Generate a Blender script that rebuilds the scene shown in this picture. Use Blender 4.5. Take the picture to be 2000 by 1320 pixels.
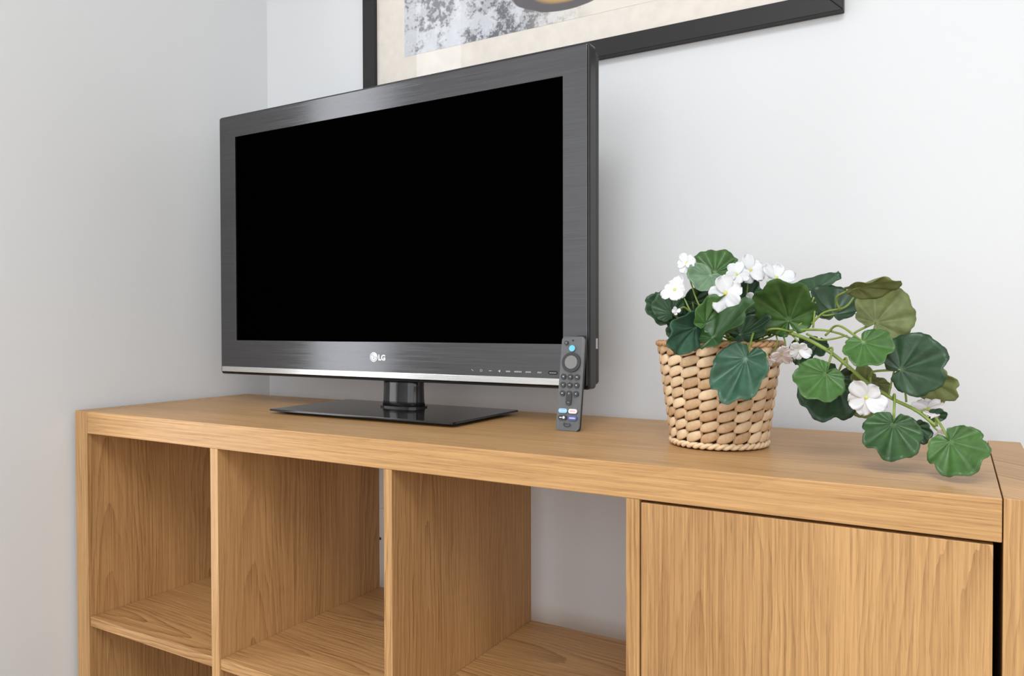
import bpy, bmesh, math, random
from mathutils import Vector, Matrix, Quaternion

# ------------------------------------------------------------------ clean
for o in list(bpy.data.objects):
    bpy.data.objects.remove(o, do_unlink=True)
S = bpy.context.scene
COL = S.collection
PI = math.pi
ZT = 0.764                      # height of the shelf unit's top above the floor

# ------------------------------------------------------------------ camera
CAM = Vector((1.3913, -0.797, ZT + 0.1539))
YAW, PITCH, ROLL, FPX = -0.528, -0.0165, -0.002, 1485.2
_f = Vector((math.sin(YAW)*math.cos(PITCH), math.cos(YAW)*math.cos(PITCH), math.sin(PITCH)))
_r0 = Vector((math.cos(YAW), -math.sin(YAW), 0))
_u0 = _r0.cross(_f)
RT = math.cos(ROLL)*_r0 + math.sin(ROLL)*_u0
UP = math.cos(ROLL)*_u0 - math.sin(ROLL)*_r0
FW = _f
cd = bpy.data.cameras.new('camera')
cd.sensor_width = 36.0
cd.sensor_fit = 'HORIZONTAL'
cd.lens = 36.0*FPX/2000.0
cd.clip_start = 0.02
cam = bpy.data.objects.new('camera', cd)
COL.objects.link(cam)
cam.matrix_world = Matrix(((RT.x, UP.x, -FW.x, CAM.x), (RT.y, UP.y, -FW.y, CAM.y), (RT.z, UP.z, -FW.z, CAM.z), (0, 0, 0, 1)))
S.camera = cam

# ------------------------------------------------------------------ light
w = bpy.data.worlds.new('sky'); S.world = w
w.use_nodes = True
bg = w.node_tree.nodes['Background']
bg.inputs[0].default_value = (0.80, 0.88, 1.0, 1)
bg.inputs[1].default_value = 0.6

def area(name, loc, rot, sx, sy, power, col=(1, 1, 1)):
    l = bpy.data.lights.new(name, 'AREA')
    l.shape = 'RECTANGLE'; l.size = sx; l.size_y = sy; l.energy = power; l.color = col
    o = bpy.data.objects.new(name, l); COL.objects.link(o)
    o.location = loc; o.rotation_euler = rot
    return o
# daylight entering by the window in the left wall and by the one behind the camera; then two added fills
area('window_daylight_left', (-0.12, -0.35, 1.23), (0, -PI/2, 0), 1.86, 0.40, 7.5, (0.95, 0.98, 1.0))
area('window_daylight_front', (1.55, -3.02, 1.25), (PI/2, 0, 0), 2.9, 1.95, 32, (0.94, 0.975, 1.0))
area('fill_light_right', (3.28, -2.0, 1.45), (0, PI/2, 0), 1.5, 1.5, 13, (0.94, 0.975, 1.0))  # added fill from the right to brighten the left wall
area('ceiling_fill_light', (1.5, -1.65, 2.46), (0, 0, 0), 1.0, 1.0, 37, (0.94, 0.975, 1.0))  # added soft source under the ceiling, no lamp hangs there

S.view_settings.view_transform = 'Standard'
S.view_settings.look = 'None'
S.view_settings.exposure = 0.16
S.view_settings.gamma = 1.0
S.view_settings.use_curve_mapping = False

# ------------------------------------------------------------------ helpers
def P(u, v, d):
    """a point seen at u,v (2000x1320 frame) at distance d along the view axis"""
    return CAM + FW*d + RT*((u-1000)/FPX*d) - UP*((v-660)/FPX*d)

def tag(o, label=None, cat=None, group=None, kind=None):
    if label: o['label'] = label
    if cat: o['category'] = cat
    if group: o['group'] = group
    if kind: o['kind'] = kind
    return o

def empty(name, loc):
    o = bpy.data.objects.new(name, None); COL.objects.link(o)
    o.location = loc; o.empty_display_size = 0.05
    return o

def obj(name, bm, mat, parent=None, smooth=False, label=None):
    me = bpy.data.meshes.new(name)
    if isinstance(bm, bmesh.types.BMesh):
        bmesh.ops.recalc_face_normals(bm, faces=bm.faces)
        bm.to_mesh(me); bm.free()
    else:
        me = bm
    o = bpy.data.objects.new(name, me); COL.objects.link(o)
    if mat is not None:
        me.materials.clear(); me.materials.append(mat)
    if smooth:
        for p in me.polygons: p.use_smooth = True
    if parent is not None: o.parent = parent
    if label: o['label'] = label
    return o

def share(name, me, parent, loc=(0, 0, 0), rotz=0.0):
    o = bpy.data.objects.new(name, me); COL.objects.link(o)
    o.parent = parent; o.location = loc; o.rotation_euler = (0, 0, rotz)
    return o

def box(bm, x0, x1, y0, y1, z0, z1, bev=0.0, seg=2):
    t = bmesh.new()
    r = bmesh.ops.create_cube(t, size=1.0)
    for v in t.verts:
        v.co = Vector((x0 if v.co.x < 0 else x1, y0 if v.co.y < 0 else y1, z0 if v.co.z < 0 else z1))
    if bev > 0:
        bmesh.ops.bevel(t, geom=t.edges[:], offset=bev, segments=seg, profile=0.5, affect='EDGES')
    me = bpy.data.meshes.new('t'); t.to_mesh(me); t.free()
    bm.from_mesh(me); bpy.data.meshes.remove(me)
    return bm

def B(*a, **k):
    return box(bmesh.new(), *a, **k)

def tube(bm, pts, rad, n=8, cap=True):
    """tube along points; rad a number or a list"""
    pts = [Vector(p) for p in pts]
    if not isinstance(rad, (list, tuple)): rad = [rad]*len(pts)
    rings = []
    prev = None
    for i, p in enumerate(pts):
        t = (pts[min(i+1, len(pts)-1)] - pts[max(i-1, 0)])
        if t.length < 1e-9: t = Vector((0, 0, 1))
        t.normalize()
        if prev is None:
            a = Vector((0, 0, 1)) if abs(t.z) < 0.9 else Vector((1, 0, 0))
            x = t.cross(a).normalized()
        else:
            x = (prev - t*prev.dot(t)).normalized()
        prev = x
        y = t.cross(x)
        rings.append([bm.verts.new(p + (x*math.cos(2*PI*k/n) + y*math.sin(2*PI*k/n))*rad[i]) for k in range(n)])
    for a, b in zip(rings, rings[1:]):
        for k in range(n):
            bm.faces.new((a[k], a[(k+1) % n], b[(k+1) % n], b[k]))
    if cap:
        bm.faces.new(rings[0]); bm.faces.new(rings[-1])
    return bm

def spline(pts, n=6):
    """Catmull-Rom through points"""
    pts = [Vector(p) for p in pts]
    P0 = [pts[0]*2 - pts[1]] + pts + [pts[-1]*2 - pts[-2]]
    out = []
    for i in range(1, len(P0)-2):
        a, b, c, d = P0[i-1:i+3]
        for k in range(n):
            t = k/n
            out.append(0.5*((2*b) + (c-a)*t + (2*a-5*b+4*c-d)*t*t + (3*b-a-3*c+d)*t**3))
    out.append(pts[-1])
    return out

def prism_xz(bm, poly, y0, y1):
    """extrude a polygon given in x,z between y0 (front) and y1"""
    a = [bm.verts.new((x, y0, z)) for x, z in poly]
    b = [bm.verts.new((x, y1, z)) for x, z in poly]
    bm.faces.new(a); bm.faces.new(b)
    n = len(poly)
    for i in range(n):
        bm.faces.new((a[i], a[(i+1) % n], b[(i+1) % n], b[i]))
    return bm

def round_rect(cx, cz, w_, h_, r, n=5):
    out = []
    for sx, sz, a0 in ((1, 1, 0), (-1, 1, 90), (-1, -1, 180), (1, -1, 270)):
        for k in range(n+1):
            a = math.radians(a0 + 90*k/n)
            out.append((cx + sx*(w_/2-r) + r*math.cos(a), cz + sz*(h_/2-r) + r*math.sin(a)))
    return out

def disc_poly(cx, cz, r, n=24):
    return [(cx + r*math.cos(2*PI*k/n), cz + r*math.sin(2*PI*k/n)) for k in range(n)]

def text_mesh(txt, size, depth=0.0001, bold=0.0, spacing=1.0):
    """flat lettering standing in the x,z plane, facing -y, centred"""
    c = bpy.data.curves.new('lettering', 'FONT')
    c.body = txt; c.size = size; c.extrude = depth; c.offset = bold
    c.align_x = 'CENTER'; c.align_y = 'CENTER'; c.space_character = spacing; c.resolution_u = 3
    t = bpy.data.objects.new('lettering', c); COL.objects.link(t)
    dg = bpy.context.evaluated_depsgraph_get()
    me = bpy.data.meshes.new_from_object(t.evaluated_get(dg))
    bpy.data.objects.remove(t, do_unlink=True); bpy.data.curves.remove(c)
    me.transform(Matrix.Rotation(PI/2, 4, 'X'))
    return me

# ------------------------------------------------------------------ materials
def srgb(r, g, b):
    f = lambda c: ((c/255)/12.92 if c/255 <= 0.04045 else (((c/255)+0.055)/1.055)**2.4)
    return (f(r), f(g), f(b), 1)

class NT:
    def __init__(s, name):
        s.m = bpy.data.materials.new(name); s.m.use_nodes = True
        s.t = s.m.node_tree; s.b = s.t.nodes['Principled BSDF']
    def n(s, typ, **k):
        nd = s.t.nodes.new(typ)
        for a, b in k.items(): setattr(nd, a, b)
        return nd
    def l(s, a, b): s.t.links.new(a, b)
    def v(s, sock, x):
        if hasattr(x, 'is_output'): s.l(x, sock)
        else: sock.default_value = x
    def math(s, op, a, b=0.0, c=None, clamp=False):
        nd = s.n('ShaderNodeMath', operation=op); nd.use_clamp = clamp
        s.v(nd.inputs[0], a); s.v(nd.inputs[1], b)
        if c is not None: s.v(nd.inputs[2], c)
        return nd.outputs[0]
    def comb(s, x, y, z):
        nd = s.n('ShaderNodeCombineXYZ')
        s.v(nd.inputs[0], x); s.v(nd.inputs[1], y); s.v(nd.inputs[2], z)
        return nd.outputs[0]
    def noise(s, vec, scale, detail=3.0, rough=0.5):
        nd = s.n('ShaderNodeTexNoise'); s.l(vec, nd.inputs['Vector'])
        nd.inputs['Scale'].default_value = scale; nd.inputs['Detail'].default_value = detail
        nd.inputs['Roughness'].default_value = rough
        return nd.outputs['Fac']
    def ramp(s, fac, stops, interp='LINEAR'):
        nd = s.n('ShaderNodeValToRGB'); s.l(fac, nd.inputs[0]); cr = nd.color_ramp; cr.interpolation = interp
        while len(cr.elements) < len(stops): cr.elements.new(0.5)
        for e, (p, c) in zip(cr.elements, stops): e.position = p; e.color = c
        return nd.outputs[0]
    def mix(s, fac, a, b, mode='MIX'):
        nd = s.n('ShaderNodeMix', data_type='RGBA', blend_type=mode)
        s.v(nd.inputs[0], fac); s.v(nd.inputs[6], a); s.v(nd.inputs[7], b)
        return nd.outputs[2]
    def maprange(s, x, a, b, c=0.0, d=1.0):
        nd = s.n('ShaderNodeMapRange'); s.v(nd.inputs[0], x)
        for i, q in enumerate((a, b, c, d)): nd.inputs[i+1].default_value = q
        return nd.outputs[0]
    def bump(s, h, strength, dist):
        nd = s.n('ShaderNodeBump'); nd.inputs['Strength'].default_value = strength
        nd.inputs['Distance'].default_value = dist; s.l(h, nd.inputs['Height'])
        s.l(nd.outputs[0], s.b.inputs['Normal'])

def plain(name, col, rough=0.5, metal=0.0, spec=0.5, coat=0.0, mottle=0.04, scale=60):
    """plain colour with a little procedural mottling"""
    N = NT(name)
    tc = N.n('ShaderNodeTexCoord').outputs['Object']
    f = N.noise(tc, scale, 2.0)
    c2 = tuple(min(1, c*(1+mottle)) for c in col[:3]) + (1,)
    c1 = tuple(c*(1-mottle) for c in col[:3]) + (1,)
    N.l(N.ramp(f, [(0.3, c1), (0.7, c2)]), N.b.inputs['Base Color'])
    N.b.inputs['Roughness'].default_value = rough
    N.b.inputs['Metallic'].default_value = metal
    N.b.inputs['Specular IOR Level'].default_value = spec
    N.b.inputs['Coat Weight'].default_value = coat
    N.b.inputs['Coat Roughness'].default_value = 0.05
    return N.m

def oak(name, axis, light, dark, rough=0.42, ringw=0.38):
    """oak veneer laid in strips; grain runs along the axis; the object's 'seed' shifts it"""
    N = NT(name)
    tc = N.n('ShaderNodeTexCoord').outputs['Object']
    sx = N.n('ShaderNodeSeparateXYZ'); N.l(tc, sx.inputs[0])
    X, Y, Z = sx.outputs
    at = N.n('ShaderNodeAttribute', attribute_type='OBJECT', attribute_name='seed').outputs['Fac']
    g, c = {'X': (X, N.math('ADD', Y, Z)), 'Z': (Z, N.math('ADD', X, Y)), 'Y': (Y, N.math('ADD', X, Z))}[axis]
    g0 = g
    g = N.math('ADD', g, N.math('MULTIPLY', at, 3.17))
    c = N.math('ADD', c, N.math('MULTIPLY', at, 1.131))
    wob = N.noise(N.comb(N.math('MULTIPLY', g, 3.0), N.math('MULTIPLY', c, 14.0), at), 1.0, 3.0, 0.55)
    wob = N.math('MULTIPLY', N.math('SUBTRACT', wob, 0.5), 0.050)
    W = 0.185
    q = N.math('DIVIDE', c, W)
    strip = N.math('FLOOR', q)
    loc = N.math('MULTIPLY', N.math('SUBTRACT', N.math('SUBTRACT', q, strip), 0.5), W)
    wn = N.n('ShaderNodeTexWhiteNoise', noise_dimensions='2D'); N.l(N.comb(strip, at, 0.0), wn.inputs['Vector'])
    r1 = wn.outputs['Value']
    sc = N.n('ShaderNodeSeparateXYZ'); N.l(wn.outputs['Color'], sc.inputs[0])
    r2, r3 = sc.outputs[0], sc.outputs[1]
    # ring pattern of a slightly tilted cut: arches in the middle, straight lines aside
    vv = N.math('ADD', N.math('ADD', loc, wob), N.math('MULTIPLY', N.math('SUBTRACT', r2, 0.5), 0.10))
    h = N.math('ADD', N.math('MULTIPLY', N.math('SUBTRACT', g0, N.math('MULTIPLY', r3, 0.9)), 0.062), N.math('MULTIPLY', r1, 0.045))
    rho = N.math('SQRT', N.math('ADD', N.math('MULTIPLY', vv, vv), N.math('MULTIPLY', h, h)))
    jig = N.math('MULTIPLY', N.noise(N.comb(N.math('MULTIPLY', g, 30.0), N.math('MULTIPLY', c, 300.0), 0.0), 1.0, 2.0), 0.0016)
    ring = N.math('FRACT', N.math('MULTIPLY', N.math('ADD', rho, jig), 128.0))
    ring = N.math('POWER', ring, 2.2)
    ringamp = N.noise(N.comb(N.math('MULTIPLY', g, 2.0), N.math('MULTIPLY', c, 20.0), 3.3), 1.0, 2.0)
    ring = N.math('MULTIPLY', ring, N.maprange(ringamp, 0.35, 0.65, 0.25, 1.0))
    fib = N.noise(N.comb(N.math('MULTIPLY', g, 7.0), N.math('MULTIPLY', c, 470.0), at), 1.0, 3.0, 0.6)
    pore = N.noise(N.comb(N.math('MULTIPLY', g, 34.0), N.math('MULTIPLY', c, 1150.0), 7.0), 1.0, 1.0)
    pore = N.maprange(pore, 0.60, 0.72)
    tone = N.noise(N.comb(N.math('MULTIPLY', g, 0.8), N.math('MULTIPLY', c, 9.0), 1.7), 1.0, 2.0)
    k = N.math('ADD', N.math('MULTIPLY', ring, ringw), N.math('MULTIPLY', N.math('SUBTRACT', fib, 0.5), 1.15))
    k = N.math('ADD', k, N.math('MULTIPLY', N.math('SUBTRACT', tone, 0.5), 0.55))
    k = N.math('ADD', k, N.math('MULTIPLY', N.math('SUBTRACT', r2, 0.5), 0.16))
    k = N.math('ADD', N.math('MULTIPLY', pore, 0.22), k)
    k = N.math('ADD', k, 0.16, clamp=True)
    N.l(N.ramp(k, [(0.0, light), (1.0, dark)]), N.b.inputs['Base Color'])
    N.b.inputs['Roughness'].default_value = rough
    N.b.inputs['Specular IOR Level'].default_value = 0.28
    N.bump(N.math('SUBTRACT', 1.0, N.math('ADD', pore, N.math('MULTIPLY', ring, 0.3))), 0.12, 0.0006)
    return N.m

OL, OD = (0.61, 0.352, 0.148, 1), (0.145, 0.050, 0.010, 1)
OAK_X = oak('oak_grain_along_x', 'X', OL, OD, 0.38, 0.16)
OAK_S = oak('oak_shelf_boards', 'X', OL, OD, 0.42, 0.5)
OAK_Z = oak('oak_grain_along_z', 'Z', OL, OD)

def wall_mat(name, col):
    N = NT(name)
    tc = N.n('ShaderNodeTexCoord').outputs['Object']
    f = N.noise(tc, 2.2, 3.0)
    a = tuple(c*0.975 for c in col[:3])+(1,)
    N.l(N.ramp(f, [(0.3, a), (0.7, col)]), N.b.inputs['Base Color'])
    N.b.inputs['Roughness'].default_value = 0.75
    N.b.inputs['Specular IOR Level'].default_value = 0.25
    N.bump(N.noise(tc, 240, 3.0), 0.06, 0.0008)
    return N.m
WALL = wall_mat('white_wall_paint', (0.755, 0.76, 0.766, 1))
CEIL = wall_mat('ceiling_paint', (0.86, 0.86, 0.85, 1))
WHITE = plain('white_lacquer', (0.85, 0.85, 0.84, 1), 0.35)
FLOOR = oak('floor_laminate', 'Y', (0.33, 0.225, 0.13, 1), (0.19, 0.12, 0.06, 1), 0.4)

def glass_mat(name, tint=(1, 1, 1, 1), extra=0.0):
    N = NT(name)
    tr = N.n('ShaderNodeBsdfTransparent'); tr.inputs[0].default_value = tint
    gl = N.n('ShaderNodeBsdfGlossy'); gl.inputs['Roughness'].default_value = 0.02
    lw = N.n('ShaderNodeLayerWeight'); lw.inputs[0].default_value = 0.5
    fr = N.math('ADD', N.math('MULTIPLY', N.math('POWER', lw.outputs['Facing'], 5.0), 0.96), 0.022)
    mx = N.n('ShaderNodeMixShader')
    N.l(fr, mx.inputs[0]); N.l(tr.outputs[0], mx.inputs[1]); N.l(gl.outputs[0], mx.inputs[2])
    N.l(mx.outputs[0], N.t.nodes['Material Output'].inputs['Surface'])
    return N.m
GLASS = glass_mat('clear_glass')

# ------------------------------------------------------------------ the room
XW, YW = -0.012, 0.4685          # left wall, back wall
XR, YF, HC = 3.2, -2.95, 2.5

def struct(name, bm, mat, label):
    o = obj(name, bm, mat)
    cat = 'window' if name.startswith('window') else name.split('_')[0]
    return tag(o, label, cat, kind='structure')

struct('floor', B(XW-0.15, XR+0.15, YF-0.15, YW+0.15, -0.1, 0), FLOOR, 'wood laminate floor of the room')
struct('ceiling', B(XW-0.15, XR+0.15, YF-0.15, YW+0.15, HC, HC+0.1), CEIL, 'white painted ceiling of the room')
struct('wall_back', B(XW-0.15, XR+0.15, YW, YW+0.15, 0, HC), WALL, 'white painted wall behind the television and plant')

def holed_wall(name, axis, a0, a1, d0, d1, ho, label):
    """wall slab with one rectangular opening ho=(a,b,z0,z1); axis: the direction the wall runs"""
    bm = bmesh.new()
    def slab(p, q, z0, z1):
        if axis == 'y': box(bm, d0, d1, p, q, z0, z1)
        else: box(bm, p, q, d0, d1, z0, z1)
    slab(a0, ho[0], 0, HC); slab(ho[1], a1, 0, HC)
    slab(ho[0], ho[1], 0, ho[2]); slab(ho[0], ho[1], ho[3], HC)
    return struct(name, bm, WALL, label)

def window(name, axis, ho, d0, d1, label, panes=2):
    z0, z1 = ho[2], ho[3]; t = 0.05
    dm = (d0+d1)/2
    root = empty(name, (0, 0, 0)); tag(root, label, 'window', kind='structure')
    def bx(p, q, a, b, e=0.03):
        return B(dm-e, dm+e, p, q, a, b, bev=0.004) if axis == 'y' else B(p, q, dm-e, dm+e, a, b, bev=0.004)
    obj('window_frame', bx(ho[0], ho[1], z0, z0+t), WHITE, root); obj('window_frame', bx(ho[0], ho[1], z1-t, z1), WHITE, root)
    obj('window_frame', bx(ho[0], ho[0]+t, z0+t, z1-t), WHITE, root); obj('window_frame', bx(ho[1]-t, ho[1], z0+t, z1-t), WHITE, root)
    stp = (ho[1]-ho[0])/panes
    for i in range(panes):
        if i: obj('window_mullion', bx(ho[0]+i*stp-0.03, ho[0]+i*stp+0.03, z0+t, z1-t), WHITE, root)
        obj('pane', bx(ho[0]+i*stp+0.035, ho[0]+(i+1)*stp-0.035, z0+t, z1-t, 0.003), GLASS, root)
    return root

HL = (-0.57, -0.13, 0.26, 2.20)
holed_wall('wall_left', 'y', YF-0.15, YW, XW-0.15, XW, HL, 'white painted wall to the left of the shelf unit')
window('window_1', 'y', HL, XW-0.15, XW, 'white framed window in the left wall', 1)
HF = (0.08, 3.02, 0.25, 2.25)
holed_wall('wall_front', 'x', XW, XR, YF-0.15, YF, HF, 'white painted wall facing the shelf unit')
window('window_2', 'x', HF, YF-0.15, YF, 'white framed window facing the shelf unit', 3)
HR = (-2.8, -1.2, 0.68, 2.22)
holed_wall('wall_right', 'y', YF-0.15, YW, XR, XR+0.15, HR, 'white painted wall on the right of the room')
window('window_3', 'y', HR, XR, XR+0.15, 'added white framed window in the right wall', 2)  # made-up window, out of view, an opening for the right-hand fill

# wall socket seen through the open compartment
SOCK = plain('white_plastic', (0.78, 0.78, 0.77, 1), 0.35)
DARK = plain('dark_hole', (0.012, 0.011, 0.011, 1), 0.6)
sk = empty('wall_socket', (0.352, YW, ZT-0.280)); tag(sk, 'white wall socket glimpsed through the open shelf compartment', 'socket')
bm = bmesh.new(); prism_xz(bm, round_rect(0, 0, 0.084, 0.086, 0.006), -0.009, 0.0)
obj('cover_plate', bm, SOCK, sk)
bm = bmesh.new(); prism_xz(bm, disc_poly(0, 0, 0.021), -0.0115, -0.009); obj('insert', bm, SOCK, sk)
for z in (-0.021, 0.012):
    bm = bmesh.new(); prism_xz(bm, disc_poly(-0.021 if z < 0 else 0.0, z, 0.0028, 10), -0.0125, -0.0085)
    obj('pin_hole', bm, DARK, sk)

# ------------------------------------------------------------------ shelf unit
XS = [0.0005, 0.0372, 0.3712, 0.3890, 0.7245, 0.7385, 1.0735, 1.0895, 1.4285, 1.4655]
TT, HH, DS, DD = 0.0395, 0.334, 0.0168, 0.390
unit = empty('shelf_unit', (0, 0, 0))
tag(unit, 'low oak veneer cube shelf unit carrying the television and plant', 'shelf')
def ub(name, mat, seed, x0, x1, y0, y1, z0, z1, bev=0.0007):
    o = obj(name, B(x0, x1, y0, y1, ZT+z0, ZT+z1, bev=bev), mat, unit); o['seed'] = float(seed)
    return o
zb = -ZT
ub('side_panel', OAK_Z, 0.3, XS[0], XS[1]-0.0004, 0, DD, zb, 0)
ub('side_panel', OAK_Z, 1.7, XS[8]+0.0006, XS[9], -0.0005, DD, zb, 0.0004)
ub('top_panel', OAK_X, 2.35, XS[1]+0.0003, XS[8]-0.0003, 0, DD, -TT, 0, 0.0011)
ub('bottom_panel', OAK_X, 3.1, XS[1], XS[8], 0, DD, zb, zb+TT)
for i, sd in ((2, 4.6), (4, 5.25), (6, 6.4)):
    ub('divider', OAK_Z, sd, XS[i], XS[i+1], 0.0005, DD-0.001, zb+TT, -TT)
zs = -TT-HH
for i, sd in ((1, 7.2), (3, 8.15), (5, 9.3), (7, 10.4)):
    ub('shelf', OAK_S, sd, XS[i]+0.0004, XS[i+1]-0.0004, 0.0025, DD-0.001, zs-DS, zs)
INNER = plain('dark_back_board', (0.10, 0.06, 0.03, 1), 0.7)
ob = obj('back_board', B(XS[7], XS[8], DD-0.02, DD-0.016, ZT+zs, ZT-TT), INNER, unit)  # unseen board added behind the door to keep its gap dark
d = ub('door', OAK_Z, 11.62, XS[7]+0.0016, XS[8]-0.0068, 0.0012, 0.0172, zs+0.003, -TT-0.0032, 0.0006)
d = ub('door', OAK_Z, 12.3, XS[7]+0.0016, XS[8]-0.0068, 0.0012, 0.0172, zb+TT+0.003, zs-DS-0.003, 0.0006)

# ------------------------------------------------------------------ television
def brushed(name, base, rough, metal=0.9, streak=0.12):
    N = NT(name)
    tc = N.n('ShaderNodeTexCoord').outputs['Object']
    sx = N.n('ShaderNodeSeparateXYZ'); N.l(tc, sx.inputs[0])
    v = N.comb(N.math('MULTIPLY', sx.outputs[0], 12.0), N.math('MULTIPLY', sx.outputs[1], 300.0), N.math('MULTIPLY', sx.outputs[2], 700.0))
    f = N.noise(v, 1.0, 4.0, 0.6)
    a = tuple(c*(1-streak*2) for c in base[:3])+(1,); b = tuple(c*(1+streak*2) for c in base[:3])+(1,)
    N.l(N.ramp(f, [(0.3, a), (0.7, b)]), N.b.inputs['Base Color'])
    N.l(N.maprange(f, 0.3, 0.7, rough-0.06, rough+0.06), N.b.inputs['Roughness'])
    N.b.inputs['Metallic'].default_value = metal
    N.bump(f, 0.08, 0.0004)
    return N.m
BEZEL = brushed('brushed_graphite', (0.118, 0.117, 0.121, 1), 0.19, 0.9, 0.06)
SILVER = brushed('brushed_silver', (0.70, 0.70, 0.685, 1), 0.26, 0.9, 0.04)
GLOSSBLK = plain('gloss_black', (0.012, 0.011, 0.011, 1), 0.09, spec=0.5, mottle=0.02)
EDGE = plain('dark_edge_plastic', (0.020, 0.018, 0.018, 1), 0.33, spec=0.35)
SCREEN = plain('black_screen', (0.0004, 0.0004, 0.0004, 1), 0.6, spec=0.0)
PRINTW = plain('white_print', (0.85, 0.85, 0.86, 1), 0.4)
PRINTG = plain('grey_print', (0.45, 0.45, 0.46, 1), 0.5)

TY = 0.240
tv = empty('television', (0.53, 0.245, ZT))
tag(tv, 'flat television with brushed dark bezel on black stand', 'television')
T0 = Vector((0.53, 0.245, ZT))
def tvo(name, bm, mat, smooth=False, label=None):
    """geometry given with the cabinet top as z=0"""
    if isinstance(bm, bmesh.types.BMesh):
        bmesh.ops.translate(bm, verts=bm.verts, vec=Vector((-T0.x, -T0.y, 0)))
    else:
        bm.transform(Matrix.Translation((-T0.x, -T0.y, 0)))
    return obj(name, bm, mat, tv, smooth, label)
X0, X1, Z0, Z1 = 0.1005, 0.9205, 0.0572, 0.5748
SX0, SX1, SZ0, SZ1 = 0.1475, 0.8760, 0.1255, 0.5305
def frame_mesh(ox0, ox1, oz0, oz1, ix0, ix1, iz0, iz1, y0, y1, bev=0.0):
    bm = bmesh.new()
    def ring(x0, x1, z0, z1, y): return [bm.verts.new(p) for p in ((x0, y, z0), (x1, y, z0), (x1, y, z1), (x0, y, z1))]
    of, jf, ob_, ib = ring(ox0, ox1, oz0, oz1, y0), ring(ix0, ix1, iz0, iz1, y0), ring(ox0, ox1, oz0, oz1, y1), ring(ix0, ix1, iz0, iz1, y1)
    for k in range(4):
        j = (k+1) % 4
        bm.faces.new((of[k], of[j], jf[j], jf[k])); bm.faces.new((ob_[k], ib[k], ib[j], ob_[j]))
        bm.faces.new((of[k], ob_[k], ob_[j], of[j])); bm.faces.new((jf[k], jf[j], ib[j], ib[k]))
    if bev:
        bmesh.ops.recalc_face_normals(bm, faces=bm.faces)
        bmesh.ops.bevel(bm, geom=bm.edges[:], offset=bev, segments=2, profile=0.5, affect='EDGES')
    return bm
# dark outer shell with rounded rim, brushed front plate inset in it
bm = bmesh.new(); prism_xz(bm, round_rect((X0+X1)/2, (Z0+Z1)/2, X1-X0, Z1-Z0, 0.006), TY+0.0006, TY+0.022)
ee = [e for e in bm.edges if abs(e.verts[0].co.y-e.verts[1].co.y) < 1e-6 and e.verts[0].co.y < TY+0.01]
bmesh.ops.recalc_face_normals(bm, faces=bm.faces)
bmesh.ops.bevel(bm, geom=ee, offset=0.003, segments=3, profile=0.5, affect='EDGES')
bmesh.ops.delete(bm, geom=[f for f in bm.faces if f.calc_area() > 0.2 and f.calc_center_median().y < TY+0.01], context='FACES_ONLY')
tvo('outer_shell', bm, EDGE)
tvo('front_bezel', frame_mesh(X0+0.0022, X1-0.0040, Z0+0.0052, Z1-0.0030, SX0, SX1, SZ0, SZ1, TY, TY+0.010, 0.0006), BEZEL)
tvo('screen', B(SX0-0.002, SX1+0.002, TY+0.0035, TY+0.008, SZ0-0.002, SZ1+0.002), SCREEN, label='black switched-off screen')
tvo('silver_strip', B(X0+0.0055, X1-0.010, TY-0.0016, TY+0.004, Z0+0.0048, Z0+0.0156, bev=0.001), SILVER, label='silver trim strip along the lower edge')
# back housing: tapers inwards
bm = bmesh.new()
a = [bm.verts.new(p) for p in ((X0+0.004, TY+0.020, Z0+0.004), (X1-0.002, TY+0.020, Z0+0.004), (X1-0.002, TY+0.020, Z1-0.004), (X0+0.004, TY+0.020, Z1-0.004))]
b = [bm.verts.new(p) for p in ((X0+0.005, TY+0.034, Z0+0.008), (X1+0.001, TY+0.034, Z0+0.008), (X1+0.001, TY+0.034, Z1-0.012), (X0+0.005, TY+0.034, Z1-0.012))]
c = [bm.verts.new(p) for p in ((X0+0.11, TY+0.072, Z0+0.07), (X1-0.11, TY+0.072, Z0+0.07), (X1-0.11, TY+0.072, Z1-0.12), (X0+0.11, TY+0.072, Z1-0.12))]
bm.faces.new(a); bm.faces.new(c)
for k in range(4):
    j = (k+1) % 4
    bm.faces.new((a[k], a[j], b[j], b[k])); bm.faces.new((b[k], b[j], c[j], c[k]))
bmesh.ops.recalc_face_normals(bm, faces=bm.faces)
bmesh.ops.bevel(bm, geom=bm.edges[:], offset=0.003, segments=2, profile=0.5, affect='EDGES')
tvo('back_cover', bm, plain('charcoal_plastic', (0.038, 0.036, 0.035, 1), 0.42, spec=0.4))
tvo('side_button', B(X1-0.001, X1+0.0016, TY+0.0235, TY+0.0265, 0.118, 0.134, bev=0.0005), PRINTG)
# maker's emblem and lettering
LX, LZ = 0.5040, 0.0986
def ring_arc(bm, cx, cz, r, wd, a0, a1, y0, y1, n=20):
    pts = [(cx+(r+wd/2)*math.cos(math.radians(a0+(a1-a0)*k/n)), cz+(r+wd/2)*math.sin(math.radians(a0+(a1-a0)*k/n))) for k in range(n+1)]
    pts += [(cx+(r-wd/2)*math.cos(math.radians(a1-(a1-a0)*k/n)), cz+(r-wd/2)*math.sin(math.radians(a1-(a1-a0)*k/n))) for k in range(n+1)]
    return prism_xz(bm, pts, y0, y1)
bm = bmesh.new(); prism_xz(bm, disc_poly(LX, LZ, 0.0086, 32), TY-0.0006, TY+0.001)
em = tvo('emblem_disc', bm, PRINTW)
bm = bmesh.new()
ring_arc(bm, LX, LZ, 0.0066, 0.0009, 95, 360, TY-0.0009, TY-0.0004)
box(bm, LX+0.0015, LX+0.0070, TY-0.0009, TY-0.0004, LZ-0.00045, LZ+0.00045)
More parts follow.
